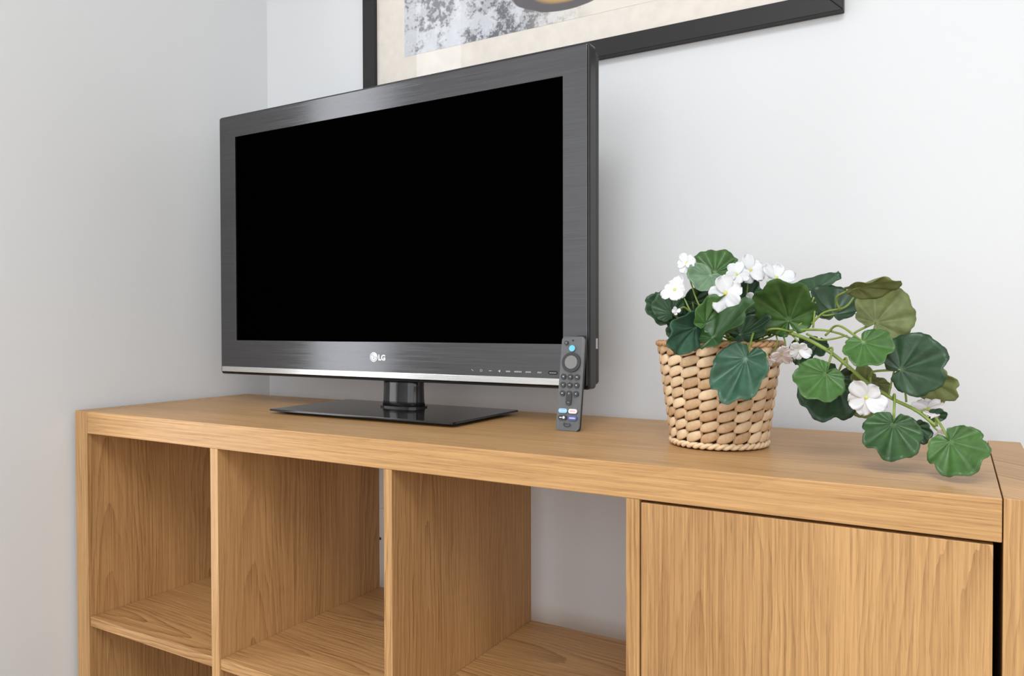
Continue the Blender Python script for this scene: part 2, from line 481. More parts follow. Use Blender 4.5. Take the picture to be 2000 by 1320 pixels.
box(bm, LX-0.0005, LX+0.0004, TY-0.0009, TY-0.0004, LZ-0.0034, LZ+0.0036)
box(bm, LX-0.0005, LX+0.0022, TY-0.0009, TY-0.0004, LZ-0.0034, LZ-0.0025)
prism_xz(bm, disc_poly(LX-0.0030, LZ+0.0026, 0.0010, 10), TY-0.0009, TY-0.0004)
tvo('emblem_lines', bm, plain('emblem_grey', (0.36, 0.36, 0.38, 1), 0.4))
me = text_mesh('LG', 0.0132, 0.0004, 0.0006); me.transform(Matrix.Translation((0.5222, TY-0.0002, LZ-0.0012)))
tvo('emblem_lettering', me, PRINTW)
# row of touch-control marks
mx = [0.7117, 0.7285, 0.7460, 0.7630, 0.7795, 0.7975, 0.8160, 0.8360]
for i, x in enumerate(mx):
    bm = bmesh.new(); z = 0.0812; y0, y1 = TY-0.0003, TY+0.0004
    if i == 0: prism_xz(bm, [(x-0.0024, z+0.0012), (x-0.0008, z+0.0014), (x+0.0024, z-0.0012), (x+0.0012, z-0.0012)], y0, y1)
    elif i == 1: 
        for dx in (-0.0022, 0.0016): box(bm, x+dx, x+dx+0.0008, y0, y1, z-0.0018, z+0.0018)
        box(bm, x-0.0022, x+0.0024, y0, y1, z-0.0018, z-0.0011)
        box(bm, x-0.0022, x+0.0024, y0, y1, z+0.0011, z+0.0018)
    elif i == 2: box(bm, x-0.0024, x+0.0024, y0, y1, z-0.0005, z+0.0005)
    elif i == 3: prism_xz(bm, [(x-0.0022, z), (x+0.0016, z+0.0022), (x+0.0016, z-0.0022)], y0, y1)
    else:
        wd = (0.0040, 0.0068, 0.0050, 0.0036)[i-4]
        nn = int(wd*2/0.0016)
        for k in range(nn):
            xx = x-wd+k*2*wd/nn
            box(bm, xx, xx+0.0010, y0, y1, z-0.0012, z+(0.0012 if k % 2 else 0.0008))
    tvo('control_mark', bm, PRINTG)
bm = bmesh.new(); prism_xz(bm, round_rect(0.8590, 0.0812, 0.0165, 0.0060, 0.0029), TY-0.0003, TY+0.0004)
pw = tvo('power_mark', bm, EDGE)
bm = bmesh.new()
for k in range(5): box(bm, 0.8535+k*0.0024, 0.8535+k*0.0024+0.0015, TY-0.0006, TY-0.0002, 0.0804, 0.0818)
tvo('control_mark', bm, PRINTG)
# stand: glossy neck and bevelled glass-like base
NX, NY = 0.5345, 0.285
bm = bmesh.new()
sec = []
for z, wx, wy in ((0.0085, 0.0425, 0.023), (0.020, 0.0405, 0.022), (0.045, 0.0400, 0.021), (0.090, 0.0415, 0.021)):
    ring = []
    for k in range(32):
        a_ = 2*PI*k/32
        ca, sa = math.cos(a_), math.sin(a_)
        ring.append(bm.verts.new((NX+wx*math.copysign(abs(ca)**0.75, ca), NY+wy*math.copysign(abs(sa)**0.75, sa), z)))
    sec.append(ring)
for p, q_ in zip(sec, sec[1:]):
    for k in range(32): bm.faces.new((p[k], p[(k+1) % 32], q_[(k+1) % 32], q_[k]))
bm.faces.new(sec[0]); bm.faces.new(sec[-1])
tvo('stand_neck', bm, GLOSSBLK, True)
bm = bmesh.new(); prism_xz(bm, round_rect(NX, 0.0, 0.088, 0.05, 0.02), 0, 0.003)
for v in bm.verts: v.co = Vector((v.co.x, NY+v.co.z, 0.0078+v.co.y))
tvo('neck_collar', bm, GLOSSBLK)
bm = bmesh.new()
def brect(x0, x1, y0, y1, z): return [bm.verts.new(p) for p in ((x0, y0, z), (x1, y0, z), (x1, y1, z), (x0, y1, z))]
r0, r1, r2 = brect(0.369, 0.716, 0.160, 0.325, 0.0), brect(0.3485, 0.741, 0.1400, 0.343, 0.0052), brect(0.3495, 0.740, 0.1408, 0.342, 0.0082)
bm.faces.new(r0); bm.faces.new(r2)
for p, q_ in ((r0, r1), (r1, r2)):
    for k in range(4): bm.faces.new((p[k], p[(k+1) % 4], q_[(k+1) % 4], q_[k]))
bmesh.ops.recalc_face_normals(bm, faces=bm.faces)
bmesh.ops.bevel(bm, geom=[e for e in bm.edges if abs(e.verts[0].co.x-e.verts[1].co.x) < 0.03 and abs(e.verts[0].co.y-e.verts[1].co.y) < 0.03], offset=0.004, segments=3, profile=0.5, affect='EDGES')
tvo('stand_base', bm, GLOSSBLK)

# ------------------------------------------------------------------ remote control
RL, RW, RD = 0.140, 0.038, 0.0155
remote = empty('remote_control', (0.9040, 0.195, ZT))
remote.rotation_euler = (-math.radians(9.0), math.radians(0.6), math.radians(3))
tag(remote, 'slim dark grey remote control leaning against the television', 'remote')
RB = plain('remote_grey', (0.115, 0.117, 0.120, 1), 0.42)
RK = plain('remote_button', (0.030, 0.030, 0.032, 1), 0.45)
RC = plain('remote_centre', (0.20, 0.198, 0.192, 1), 0.38)
CYAN = plain('blue_button', (0.16, 0.58, 0.74, 1), 0.35)
PALEB = plain('pale_blue_key', (0.30, 0.55, 0.75, 1), 0.4)
PALEP = plain('pale_key', (0.86, 0.76, 0.75, 1), 0.4)
INDIGO = plain('indigo_key', (0.09, 0.11, 0.36, 1), 0.4)
RED = plain('red_print', (0.6, 0.05, 0.05, 1), 0.5)
bm = bmesh.new()
# cross-section slightly crowned front, rounded ends; local: x across, z along, y=0 front
n = 14
pl = round_rect(0, RL/2, RW, RL, 0.0070, 6)
a = [bm.verts.new((x, -0.0 + 14*x*x*0.5, z)) for x, z in pl]
b = [bm.verts.new((x*0.97, 0.0052, RL/2+(z-RL/2)*0.985)) for x, z in pl]
bm.faces.new(a); bm.faces.new(b)
for k in range(len(pl)):
    j = (k+1) % len(pl)
    bm.faces.new((a[k], a[j], b[j], b[k]))
bmesh.ops.recalc_face_normals(bm, faces=bm.faces)
bmesh.ops.bevel(bm, geom=[e for e in bm.edges if len(e.link_faces) == 2 and max(len(f.verts) for f in e.link_faces) > 20], offset=0.0012, segments=2, profile=0.5, affect='EDGES')
obj('front_face', bm, RB, remote)
bm = bmesh.new()
a = [bm.verts.new((x*0.985, 0.0038+5*x*x, RL/2+(z-RL/2)*0.998)) for x, z in pl]
c = [bm.verts.new((x*1.0, 0.0080, z)) for x, z in pl]
b = [bm.verts.new((x*0.86, RD, RL/2+(z-RL/2)*0.97)) for x, z in pl]
bm.faces.new(a); bm.faces.new(b)
for k in range(len(pl)):
    j = (k+1) % len(pl)
    bm.faces.new((a[k], a[j], c[j], c[k])); bm.faces.new((c[k], c[j], b[j], b[k]))
obj('back_shell', bm, plain('remote_black_shell', (0.018, 0.018, 0.019, 1), 0.45), remote)
def key(name, poly, mat, h=0.0010, parent=None, y1=0.0006):
    bm = bmesh.new(); prism_xz(bm, poly, -h, y1)
    return obj(name, bm, mat, parent or remote)
key('power_button', disc_poly(-0.0098, RL-0.0105, 0.0030, 16), RK)
key('power_ring', disc_poly(-0.0098, RL-0.0105, 0.0013, 12), RC, 0.0013)
key('microphone_hole', disc_poly(0.0, RL-0.0065, 0.0011, 10), DARK, 0.0004)
key('voice_button', disc_poly(0.0, RL-0.0185, 0.0047, 20), CYAN, 0.0011, None)
bm = bmesh.new(); ring_arc(bm, 0, RL-0.0390, 0.0123, 0.0044, 0, 360, -0.0012, 0.001, 40); obj('navigation_ring', bm, RK, remote)
key('select_button', disc_poly(0.0, RL-0.0390, 0.0099, 28), RC, 0.0014)
for r, z in enumerate((RL-0.0605, RL-0.0725, RL-0.0850)):
    for c_, x in enumerate((-0.0107, 0.0, 0.0107)):
        if r == 2 and c_ == 1: continue
        kk = key('round_button', disc_poly(x, z, 0.0041, 16), RK)
        if r == 0 or c_ != 1:
            sh = [disc_poly(x, z, 0.0012, 8), [(x-0.0014, z), (x+0.0010, z+0.0013), (x+0.0010, z-0.0013)], round_rect(x, z, 0.0028, 0.0016, 0.0005, 2)][(r+c_) % 3]
        else:
            sh = round_rect(x, z, 0.0030, 0.0012, 0.0004, 2)
        key('button_mark', sh, PRINTG, 0.0012, kk, -0.0008)
kk = key('volume_rocker', round_rect(0.0, RL-0.0915, 0.0086, 0.0215, 0.0042), RK)
bm = bmesh.new(); box(bm, -0.0014, 0.0014, -0.0013, -0.0008, RL-0.0853, RL-0.0847); box(bm, -0.0003, 0.0003, -0.0013, -0.0008, RL-0.0864, RL-0.0836)
obj('button_mark', bm, PRINTG, kk)
bm = bmesh.new(); box(bm, -0.0014, 0.0014, -0.0013, -0.0008, RL-0.0983, RL-0.0977); obj('button_mark', bm, PRINTG, kk)
for x, z, m_, t_, tm in ((-0.0078, RL-0.1105, PALEB, 'prime video', PRINTW), (0.0078, RL-0.1105, PALEP, 'NETFLIX', RED),
                         (-0.0078, RL-0.1205, RK, None, PRINTW), (0.0078, RL-0.1205, INDIGO, None, PRINTW)):
    kk = key('app_button', round_rect(x, z, 0.0136, 0.0066, 0.0031), m_)
    if t_:
        me = text_mesh(t_, 0.0024, 0.0001); me.transform(Matrix.Translation((x, -0.0011, z)))
        obj('button_mark', me, tm, kk)
    elif x < 0:
        bm = bmesh.new(); prism_xz(bm, disc_poly(x+0.0022, z+0.0002, 0.0019, 12), -0.0013, -0.0008); box(bm, x-0.0045, x-0.0006, -0.0013, -0.0008, z-0.0006, z+0.0006)
        obj('button_mark', bm, tm, kk)
    else:
        bm = bmesh.new(); box(bm, x-0.0046, x+0.0046, -0.0013, -0.0008, z-0.0008, z+0.0008); obj('button_mark', bm, plain('lilac_print', (0.62, 0.62, 0.9, 1), 0.4), kk)
me = text_mesh('fire tv', 0.0048, 0.0001); me.transform(Matrix.Translation((0.0, -0.0002, RL-0.1290)))
obj('maker_mark', me, DARK, remote)
bm = bmesh.new(); ring_arc(bm, 0, RL-0.1265, 0.0068, 0.0006, 215, 325, -0.0004, 0.0006, 14); obj('maker_mark', bm, DARK, remote)

# ------------------------------------------------------------------ picture on the wall
pic = empty('framed_picture', (0.77, YW, ZT+0.627)); tag(pic, 'large black framed print hanging on the wall behind the television', 'picture')
BLKW = plain('black_wood', (0.017, 0.0165, 0.0165, 1), 0.5, spec=0.35)
FX0, FX1, FZ0, FZ1 = 0.297, 1.242, 0.6285, 1.33
FYF = YW-0.0185
def pico(name, bm, mat, label=None):
    bmesh.ops.translate(bm, verts=bm.verts, vec=Vector((-0.77, -YW, -0.627)))
    return obj(name, bm, mat, pic, label=label)
FWD = 0.0315
def bar(poly):
    bm = bmesh.new(); prism_xz(bm, poly, FYF, YW-0.001)
    bmesh.ops.recalc_face_normals(bm, faces=bm.faces)
    bmesh.ops.bevel(bm, geom=bm.edges[:], offset=0.0012, segments=2, profile=0.5, affect='EDGES')
    return bm
o_, i_ = (FX0, FX1, FZ0, FZ1), (FX0+FWD, FX1-FWD, FZ0+FWD, FZ1-FWD)
pico('frame_bar', bar([(o_[0], o_[2]), (o_[1], o_[2]), (i_[1], i_[2]), (i_[0], i_[2])]), BLKW)
pico('frame_bar', bar([(o_[0], o_[3]), (o_[1], o_[3]), (i_[1], i_[3]), (i_[0], i_[3])]), BLKW)
pico('frame_bar', bar([(o_[0], o_[2]), (i_[0], i_[2]), (i_[0], i_[3]), (o_[0], o_[3])]), BLKW)
pico('frame_bar', bar([(o_[1], o_[2]), (i_[1], i_[2]), (i_[1], i_[3]), (o_[1], o_[3])]), BLKW)
pico('mount_board', B(i_[0], i_[1], YW-0.008, YW-0.004, i_[2], i_[3]), plain('cream_mount', (0.80, 0.73, 0.655, 1), 0.8, spec=0.1))
# generic abstract sheet: slate-grey and white mottling with one ochre patch
N = NT('mottled_print')
tc = N.n('ShaderNodeTexCoord').outputs['Object']
m1 = N.maprange(N.noise(tc, 13, 6.0, 0.72), 0.47, 0.53)
m2 = N.maprange(N.noise(tc, 70, 4.0, 0.7), 0.50, 0.56)
cc = N.mix(m1, (0.62, 0.62, 0.66, 1), (0.17, 0.17, 0.19, 1))
cc = N.mix(N.math('MULTIPLY', m2, 0.6), cc, (0.70, 0.70, 0.73, 1))
oc = N.maprange(N.noise(tc, 4.2, 3.0), 0.60, 0.66)
cc = N.mix(N.math('MULTIPLY', oc, 0.8), cc, (0.45, 0.30, 0.14, 1))
sx = N.n('ShaderNodeSeparateXYZ'); N.l(tc, sx.inputs[0])
dx = N.math('DIVIDE', N.math('SUBTRACT', N.math('ADD', sx.outputs[0], N.math('MULTIPLY', N.noise(tc, 9, 2.0), 0.05)), 0.035), 0.115)
dz = N.math('DIVIDE', N.math('SUBTRACT', sx.outputs[2], 0.152), 0.050)
rr_ = N.math('ADD', N.math('MULTIPLY', dx, dx), N.math('MULTIPLY', dz, dz))
blob = N.maprange(rr_, 1.02, 0.96)
core = N.maprange(rr_, 0.55, 0.40)
fade = N.maprange(N.math('ADD', sx.outputs[0], N.math('MULTIPLY', N.noise(tc, 5, 3.0), 0.15)), -0.02, 0.14)
cc = N.mix(fade, cc, (0.80, 0.74, 0.66, 1))
cc = N.mix(blob, cc, (0.13, 0.12, 0.125, 1)); cc = N.mix(core, cc, (0.50, 0.33, 0.13, 1))
N.l(cc, N.b.inputs['Base Color']); N.b.inputs['Roughness'].default_value = 0.8; N.b.inputs['Specular IOR Level'].default_value = 0.1
pico('print_sheet', B(0.402, 1.137, YW-0.0086, YW-0.0079, 0.710, 1.25), N.m)
pico('glass', B(i_[0], i_[1], YW-0.0125, YW-0.0110, i_[2], i_[3]), GLASS)

# ------------------------------------------------------------------ wicker basket
BC = Vector((1.128, 0.184, ZT)); BH, BR0, BR1 = 0.134, 0.0590, 0.0770
basket = empty('wicker_basket', BC); tag(basket, 'tapered tan wicker basket holding the flowering plant', 'basket')
def wicker(name, lo, hi):
    N = NT(name)
    rnd = N.n('ShaderNodeObjectInfo').outputs['Random']
    tc = N.n('ShaderNodeTexCoord').outputs['Object']
    f = N.noise(tc, 160, 3.0, 0.6)
    k = N.math('ADD', N.math('MULTIPLY', rnd, 0.65), N.math('MULTIPLY', f, 0.45), clamp=True)
    N.l(N.ramp(k, [(0.1, lo), (0.8, hi)]), N.b.inputs['Base Color'])
    N.b.inputs['Roughness'].default_value = 0.5
    N.bump(N.noise(tc, 420, 2.0), 0.2, 0.0008)
    return N.m
WICK = wicker('wicker_tan', (0.40, 0.215, 0.09, 1), (0.80, 0.59, 0.37, 1))
WICKD = wicker('wicker_rim', (0.26, 0.12, 0.05, 1), (0.50, 0.28, 0.13, 1))
LINER = plain('dark_liner', (0.10, 0.045, 0.018, 1), 0.8)
NC, NR = 19, 9
rad = lambda z: BR0+(BR1-BR0)*z/BH
bm = bmesh.new()
lr = [[bm.verts.new((r_*math.cos(2*PI*k/48), r_*math.sin(2*PI*k/48), z)) for k in range(48)] for r_, z in
      ((BR0-0.006, 0.002), (BR1-0.006, BH-0.002), (BR1-0.008, BH-0.002), (BR0-0.008, 0.004))]
for p, q_ in zip(lr, lr[1:]):
    for k in range(48): bm.faces.new((p[k], p[(k+1) % 48], q_[(k+1) % 48], q_[k]))
bm.faces.new(lr[0]); bm.faces.new(lr[-1])
obj('liner', bm, LINER, basket, True)
bm = bmesh.new(); tube(bm, [(rad(z)-0.0022, 0, z) for z in (0.002, BH/2, BH-0.004)], 0.0019, 8)
st = obj('stake', bm, WICK, basket, True)
for k in range(1, NC): share('stake', st.data, basket, rotz=2*PI*k/NC)
pitch = (BH-0.014)/NR
for r in range(NR):
    z0 = 0.010+pitch*(r+0.5)
    R_ = rad(z0)
    bm = bmesh.new()
    M, K = 12, 8
    rings = []
    span = 2*PI/NC*0.58
    for i in range(M+1):
        t = -1+2*i/M
        ang = span*t+PI/NC
        env = max(0.0, math.cos(t*PI/2*0.96))
        rr = R_-0.0030+0.0034*env**0.6
        zz = z0+0.0036*t
        hz = 0.0018+0.0047*env**0.5
        hr = 0.0010+0.0008*env
        rings.append([bm.verts.new(((rr+hr*math.cos(2*PI*k/K))*math.cos(ang), (rr+hr*math.cos(2*PI*k/K))*math.sin(ang), zz+hz*math.sin(2*PI*k/K))) for k in range(K)])
    for p, q_ in zip(rings, rings[1:]):
        for k in range(K): bm.faces.new((p[k], p[(k+1) % K], q_[(k+1) % K], q_[k]))
    bm.faces.new(rings[0]); bm.faces.new(rings[-1])
    o = obj('strand', bm, WICK, basket, True)
    for k in range(1, NC): share('strand', o.data, basket, rotz=2*PI*k/NC)
def rope(R_, z, rr, tw, nturn):
    bms = []
    for ph in (0, PI):
        bm = bmesh.new()
        pts = []
        n_ = nturn*10
        for i in range(n_+1):
            a_ = 2*PI*i/n_; t = a_*nturn+ph
            pts.append(((R_+tw*math.cos(t))*math.cos(a_), (R_+tw*math.cos(t))*math.sin(a_), z+tw*math.sin(t)))
        tube(bm, pts, rr, 6)
        bms.append(bm)
    return bms
for b_ in rope(BR1-0.0005, BH-0.0035, 0.0026, 0.0016, 22): obj('rim_rope', b_, WICKD, basket, True)
for b_ in rope(BR0+0.0002, 0.0056, 0.0028, 0.0018, 20): obj('base_rope', b_, WICK, basket, True)

# ------------------------------------------------------------------ trailing plant
plant = empty('flowering_plant', BC+Vector((0, 0, 0.10))); tag(plant, 'trailing white-flowered plant with scalloped green leaves in the wicker basket', 'plant')
PO = BC+Vector((0, 0, 0.10))
rng = random.Random(7)
bm = bmesh.new()
bmesh.ops.create_icosphere(bm, subdivisions=4, radius=0.0655)
for v in bm.verts:
    v.co.z = v.co.z*0.22+0.012*math.sin(v.co.x*170)*math.cos(v.co.y*150)*0.4
    v.co.z += 0.012
obj('moss_base', bm, plain('dark_moss', (0.03, 0.045, 0.015, 1), 0.9, mottle=0.5, scale=200), plant, True)

def leaf_mat(name, base, vein, rough=0.36):
    N = NT(name)
    at = N.n('ShaderNodeAttribute', attribute_type='GEOMETRY', attribute_name='vein').outputs['Fac']
    tc = N.n('ShaderNodeTexCoord').outputs['Object']
    rnd = N.n('ShaderNodeObjectInfo').outputs['Random']
    f = N.noise(tc, 75, 3.0)
    lo = tuple(c*0.62 for c in base[:3])+(1,); hi = tuple(min(1, c*1.30) for c in base[:3])+(1,)
    cc = N.ramp(N.math('ADD', N.math('MULTIPLY', f, 0.8), N.math('MULTIPLY', rnd, 0.2)), [(0.28, lo), (0.75, hi)])
    cc = N.mix(at, cc, vein)
    N.l(cc, N.b.inputs['Base Color'])
    N.b.inputs['Roughness'].default_value = rough
    N.b.inputs['Specular IOR Level'].default_value = 0.45
    N.b.inputs['Subsurface Weight'].default_value = 0.0
    tl = N.n('ShaderNodeBsdfTranslucent'); N.l(cc, tl.inputs[0])
    mx_ = N.n('ShaderNodeMixShader'); mx_.inputs[0].default_value = 0.22
    N.l(N.b.outputs[0], mx_.inputs[1]); N.l(tl.outputs[0], mx_.inputs[2])
    N.l(mx_.outputs[0], N.t.nodes['Material Output'].inputs['Surface'])
    N.bump(N.noise(tc, 330, 2.0), 0.25, 0.0009)
    return N.m
LM = {
    'g': leaf_mat('leaf_bright_green', (0.080, 0.185, 0.045, 1), (0.24, 0.38, 0.17, 1)),
    'm': leaf_mat('leaf_mid_green', (0.058, 0.140, 0.045, 1), (0.20, 0.32, 0.16, 1)),
    'd': leaf_mat('leaf_dark_green', (0.036, 0.085, 0.038, 1), (0.11, 0.19, 0.10, 1)),
    'b': leaf_mat('leaf_blue_green', (0.058, 0.145, 0.085, 1), (0.17, 0.30, 0.20, 1)),
    'o': leaf_mat('leaf_olive', (0.225, 0.265, 0.095, 1), (0.38, 0.42, 0.20, 1), 0.55),
    'p': leaf_mat('leaf_sheen_green', (0.20, 0.32, 0.19, 1), (0.33, 0.45, 0.30, 1), 0.3),  # pale tone paints in the white sheen on one leaf
}
STEM = plain('stem_green', (0.22, 0.30, 0.055, 1), 0.5, mottle=0.25)
LOBE = 2*PI/9
def make_leaf(L, W, cup, fold, seed):
    """blade in local x (width), y (towards the tip), z (upper side); stalk joint at the origin"""
    rg = random.Random(seed)
    NA, NRd = 108, 8
    bm = bmesh.new()
    ly = bm.verts.layers.float.new('vein')
    c0 = bm.verts.new((0, 0, 0)); c0[ly] = 1.0
    wx = W/1.37          # natural width of the outline is ~1.28 L
    p1, p2 = rg.uniform(0, 6), rg.uniform(0, 6)
    cleft = [rg.choice((0.05, 0.08, 0.11, 0.17)) for _ in range(12)]
    pleat = [rg.uniform(0.6, 1.4) for _ in range(12)]
    rows = []
    for j in range(1, NRd+1):
        s = j/NRd
        row = []
        for i in range(NA):
            ph = -PI+2*PI*(i+0.5)/NA
            a_ = abs(ph)
            q_ = ph/LOBE
            k = int(round(q_)); fr = abs(q_-k)*2            # 0 on a vein, 1 at the cleft between two lobes
            kc = int(math.floor(q_))
            r = 0.63+0.37*math.cos(ph)
            if a_ > 2.74: r *= max(0.08, 1-(a_-2.74)/(PI-2.74)*0.95)
            r *= 1.04-cleft[kc % 12]*fr**2.2*s*s+0.024*(abs(math.sin(14.5*ph))-0.5)*s**4
            r *= s
            x, y = wx*r*math.sin(ph), L*r*math.cos(ph)
            rel = math.hypot(x, y)
            dv = min(1.0, fr)
            z = fold*rel*0.15*pleat[kc % 12]*(0.5-0.5*math.cos(PI*dv)) + cup*(rel*rel)/max(L, W)*1.1
            z += 0.07*L*s*s*math.sin(2.2*ph+p1)+0.03*L*s**3*math.sin(5.1*ph+p2)
            v = bm.verts.new((x, y, z))
            v[ly] = max(0.0, 1-fr/0.20)*(1-0.8*s)*0.8
            row.append(v)
        rows.append(row)
    for i in range(NA):
        j = (i+1) % NA
        bm.faces.new((c0, rows[0][i], rows[0][j]))
        for a_, b_ in zip(rows, rows[1:]):
            bm.faces.new((a_[i], b_[i], b_[j], a_[j]))
    return bm
def frame_at(p):
    """unit axes of sight at a point: right, up, away"""
    f = (p-CAM).normalized(); r = f.cross(Vector((0, 0, 1))).normalized(); return r, r.cross(f), f

def leaf(u, v, d, ang, lp, wp, kind, tilt=20, roll=0, cup=0.25, fold=1.0, base=None, under=False):
    """stalk joint at u,v; ang: direction of the tip; lp, wp: apparent length and width (frame pixels);
    tilt: tip leans towards (+) or away (-) from the viewer; roll: turn about the midrib"""
    p = P(u, v, d)
    r, up, f = frame_at(p)
    a_ = math.radians(ang)
    ydir = r*math.cos(a_)+up*math.sin(a_)
    zdir = -f
    xdir = ydir.cross(zdir)
    t_ = math.radians(tilt); s_ = math.radians(roll)
    y2 = ydir*math.cos(t_)+zdir*math.sin(t_); z2 = zdir*math.cos(t_)-ydir*math.sin(t_)
    x2 = xdir*math.cos(s_)-z2*math.sin(s_); z2 = z2*math.cos(s_)+xdir*math.sin(s_)
    k = d/FPX
    L = lp*k/max(0.25, math.cos(t_)); W = wp*k/max(0.25, math.cos(s_))
    bm = make_leaf(L, W, cup, fold, int(u*13+v))
    if under: z2 = -z2; x2 = -x2
    o = obj('leaf', bm, LM[kind], plant, True)
    M_ = Matrix(((x2.x, y2.x, z2.x, p.x-PO.x), (x2.y, y2.y, z2.y, p.y-PO.y), (x2.z, y2.z, z2.z, p.z-PO.z), (0, 0, 0, 1)))
    o.matrix_local = M_
    sm = o.modifiers.new('thickness', 'SOLIDIFY'); sm.thickness = 0.0006
    if base is not None:
        q_ = Vector(base) if not isinstance(base, tuple) or len(base) != 3 or base[0] < 10 else P(*base)
        mid = (p+q_)/2 + (up*0.006) - y2*0.012
        bm = bmesh.new()
        tube(bm, [x-PO for x in spline([q_, mid, p], 6)], 0.0013, 6)
        obj('leaf_stalk', bm, STEM, plant, True)
    return o
# distance of the trailing branch: it comes forward as it runs to the right
DB = lambda u: 0.965-0.185*(u-1404)/464
ROOT = (1440, 668, 0.975)
# leaves of the crown
leaf(1305, 603, 0.985, 195, 46, 66, 'd', 25, 20, base=(1390, 668, 0.985))
leaf(1312, 612, 0.965, 120, 42, 60, 'd', -20, 0, base=(1392, 668, 0.98))
leaf(1358, 640, 0.915, 200, 78, 70, 'b', 38, -15, 0.35, base=(1400, 668, 0.95))
leaf(1396, 532, 0.960, 88, 40, 84, 'g', -38, 0, 0.1, 1.6, base=(1420, 660, 0.97))
leaf(1388, 538, 0.945, 232, 38, 78, 'p', 30, 10, 0.3, base=(1420, 660, 0.965))
leaf(1352, 590, 0.965, 20, 60, 50, 'd', 10, 25, base=(1410, 665, 0.97))
leaf(1378, 632, 0.905, 62, 58, 62, 'g', -20, 30, base=(1420, 668, 0.94))
leaf(1392, 660, 0.895, 28, 100, 46, 'm', 18, -48, 0.3, 1.2, base=(1430, 668, 0.93))
leaf(1446, 654, 0.930, 20, 66, 50, 'd', 15, -30, base=(1440, 672, 0.95))
leaf(1448, 602, 0.955, 55, 56, 52, 'd', -10, -25, base=(1440, 668, 0.965))
leaf(1420, 585, 0.985, 150, 62, 70, 'd', -15, 0, base=(1430, 668, 0.98))
leaf(1490, 640, 0.985, 110, 70, 74, 'd', -20, 10, base=(1450, 668, 0.98))
leaf(1420, 640, 0.985, 80, 70, 90, 'd', -25, 0, base=(1430, 672, 0.985))
leaf(1345, 655, 0.975, 100, 60, 80, 'd', -20, 0, base=(1400, 672, 0.985))
leaf(1541, 626, 0.905, 106, 92, 108, 'g', 22, -8, 0.25, 0.9, base=(1470, 668, 0.945))
leaf(1457, 700, 0.878, 250, 98, 96, 'b', 14, 14, 0.25, 1.1, base=(1470, 662, 0.935))
# leaves of the trailing branch
leaf(1592, 564, DB(1592)+0.02, 100, 17, 96, 'd', -62, -8, 0.2, 0.8, base=(1588, 640, DB(1588)))
leaf(1630, 614, DB(1630)+0.015, 88, 42, 98, 'd', -40, 5, 0.6, 0.6, base=(1588, 607, DB(1588)+0.01))
leaf(1672, 562, DB(1672)-0.02, 16, 76, 34, 'o', 10, 58, 0.2, 0.7, base=(1640, 606, DB(1640)))
leaf(1710, 630, DB(1716)+0.015, 52, 70, 108, 'o', -18, 8, 0.2, 0.6, base=(1668, 652, DB(1668)))
leaf(1686, 668, DB(1686)-0.02, 302, 60, 84, 'g', 30, -10, 0.35, 1.0, base=(1612, 655, DB(1612)))
leaf(1759, 722, DB(1758)-0.01, 22, 84, 116, 'd', 8, -8, 0.12, 0.5, base=(1700, 735, DB(1700)))
leaf(1812, 742, DB(1812)+0.03, 330, 56, 66, 'o', -10, 20, 0.2, 0.6, base=(1770, 785, DB(1770)+0.005))
leaf(1613, 730, DB(1613)-0.025, 232, 66, 90, 'g', 22, 8, 0.3, 1.0, base=(1613, 684, DB(1613)))
leaf(1632, 738, DB(1632)+0.012, 250, 88, 112, 'd', 5, 0, 0.15, 0.7, base=(1655, 718, DB(1655)))
leaf(1692, 752, DB(1692)+0.02, 120, 40, 44, 'o', 10, 20, base=(1690, 745, DB(1690)))
leaf(1690, 778, DB(1690)+0.03, 262, 34, 62, 'o', -20, 0, base=(1700, 750, DB(1700)))
leaf(1712, 748, DB(1712)+0.02, 320, 30, 34, 'o', 0, 20)
leaf(1598, 668, DB(1598)+0.02, 250, 34, 44, 'd', 10, 25)
leaf(1562, 672, DB(1562)+0.03, 290, 44, 40, 'd', 10, 25)
leaf(1745, 828, DB(1745)-0.030, 262, 74, 102, 'm', 16, 0, 0.22, 1.1, base=(1743, 780, DB(1743)))
leaf(1790, 832, DB(1790)-0.01, 300, 36, 44, 'd', 0, 20)
leaf(1820, 812, DB(1820)+0.01, 20, 26, 26, 'd', 0, 20)
leaf(1856, 862, 0.762, 305, 74, 104, 'g', 22, 0, 0.18, 1.0, base=(1830, 832, 0.785))

# stems
def stem(pts, r=0.0018, r2=None):
    pp = [x-PO for x in spline([P(*p) for p in pts], 8)]
    n_ = len(pp); r2 = r2 or r*0.7
    bm = bmesh.new(); tube(bm, pp, [r+(r2-r)*i/(n_-1) for i in range(n_)], 7)
    return obj('stem', bm, STEM, plant, True)
def bpts(l): return [(u, v, DB(u)+0.0) for u, v in l]
stem([(1455, 672, 0.965)]+bpts([(1510, 648), (1560, 656), (1612, 682), (1655, 714), (1690, 745), (1742, 778), (1790, 802), (1828, 832)]), 0.0025, 0.0018)
stem([(1455, 672, 0.96)]+bpts([(1500, 650), (1545, 645), (1600, 644), (1635, 650), (1660, 660)]), 0.0017)
stem(bpts([(1575, 652), (1600, 663), (1625, 662), (1655, 655)]), 0.0014)
stem(bpts([(1545, 648), (1572, 622), (1590, 580)]), 0.0015)
stem(bpts([(1585, 632), (1610, 610), (1650, 600), (1668, 580)]), 0.0014)
stem([(1480, 662, 0.925), (1498, 645, 0.905), (1520, 642, 0.90), (1545, 648, 0.905)], 0.0016)
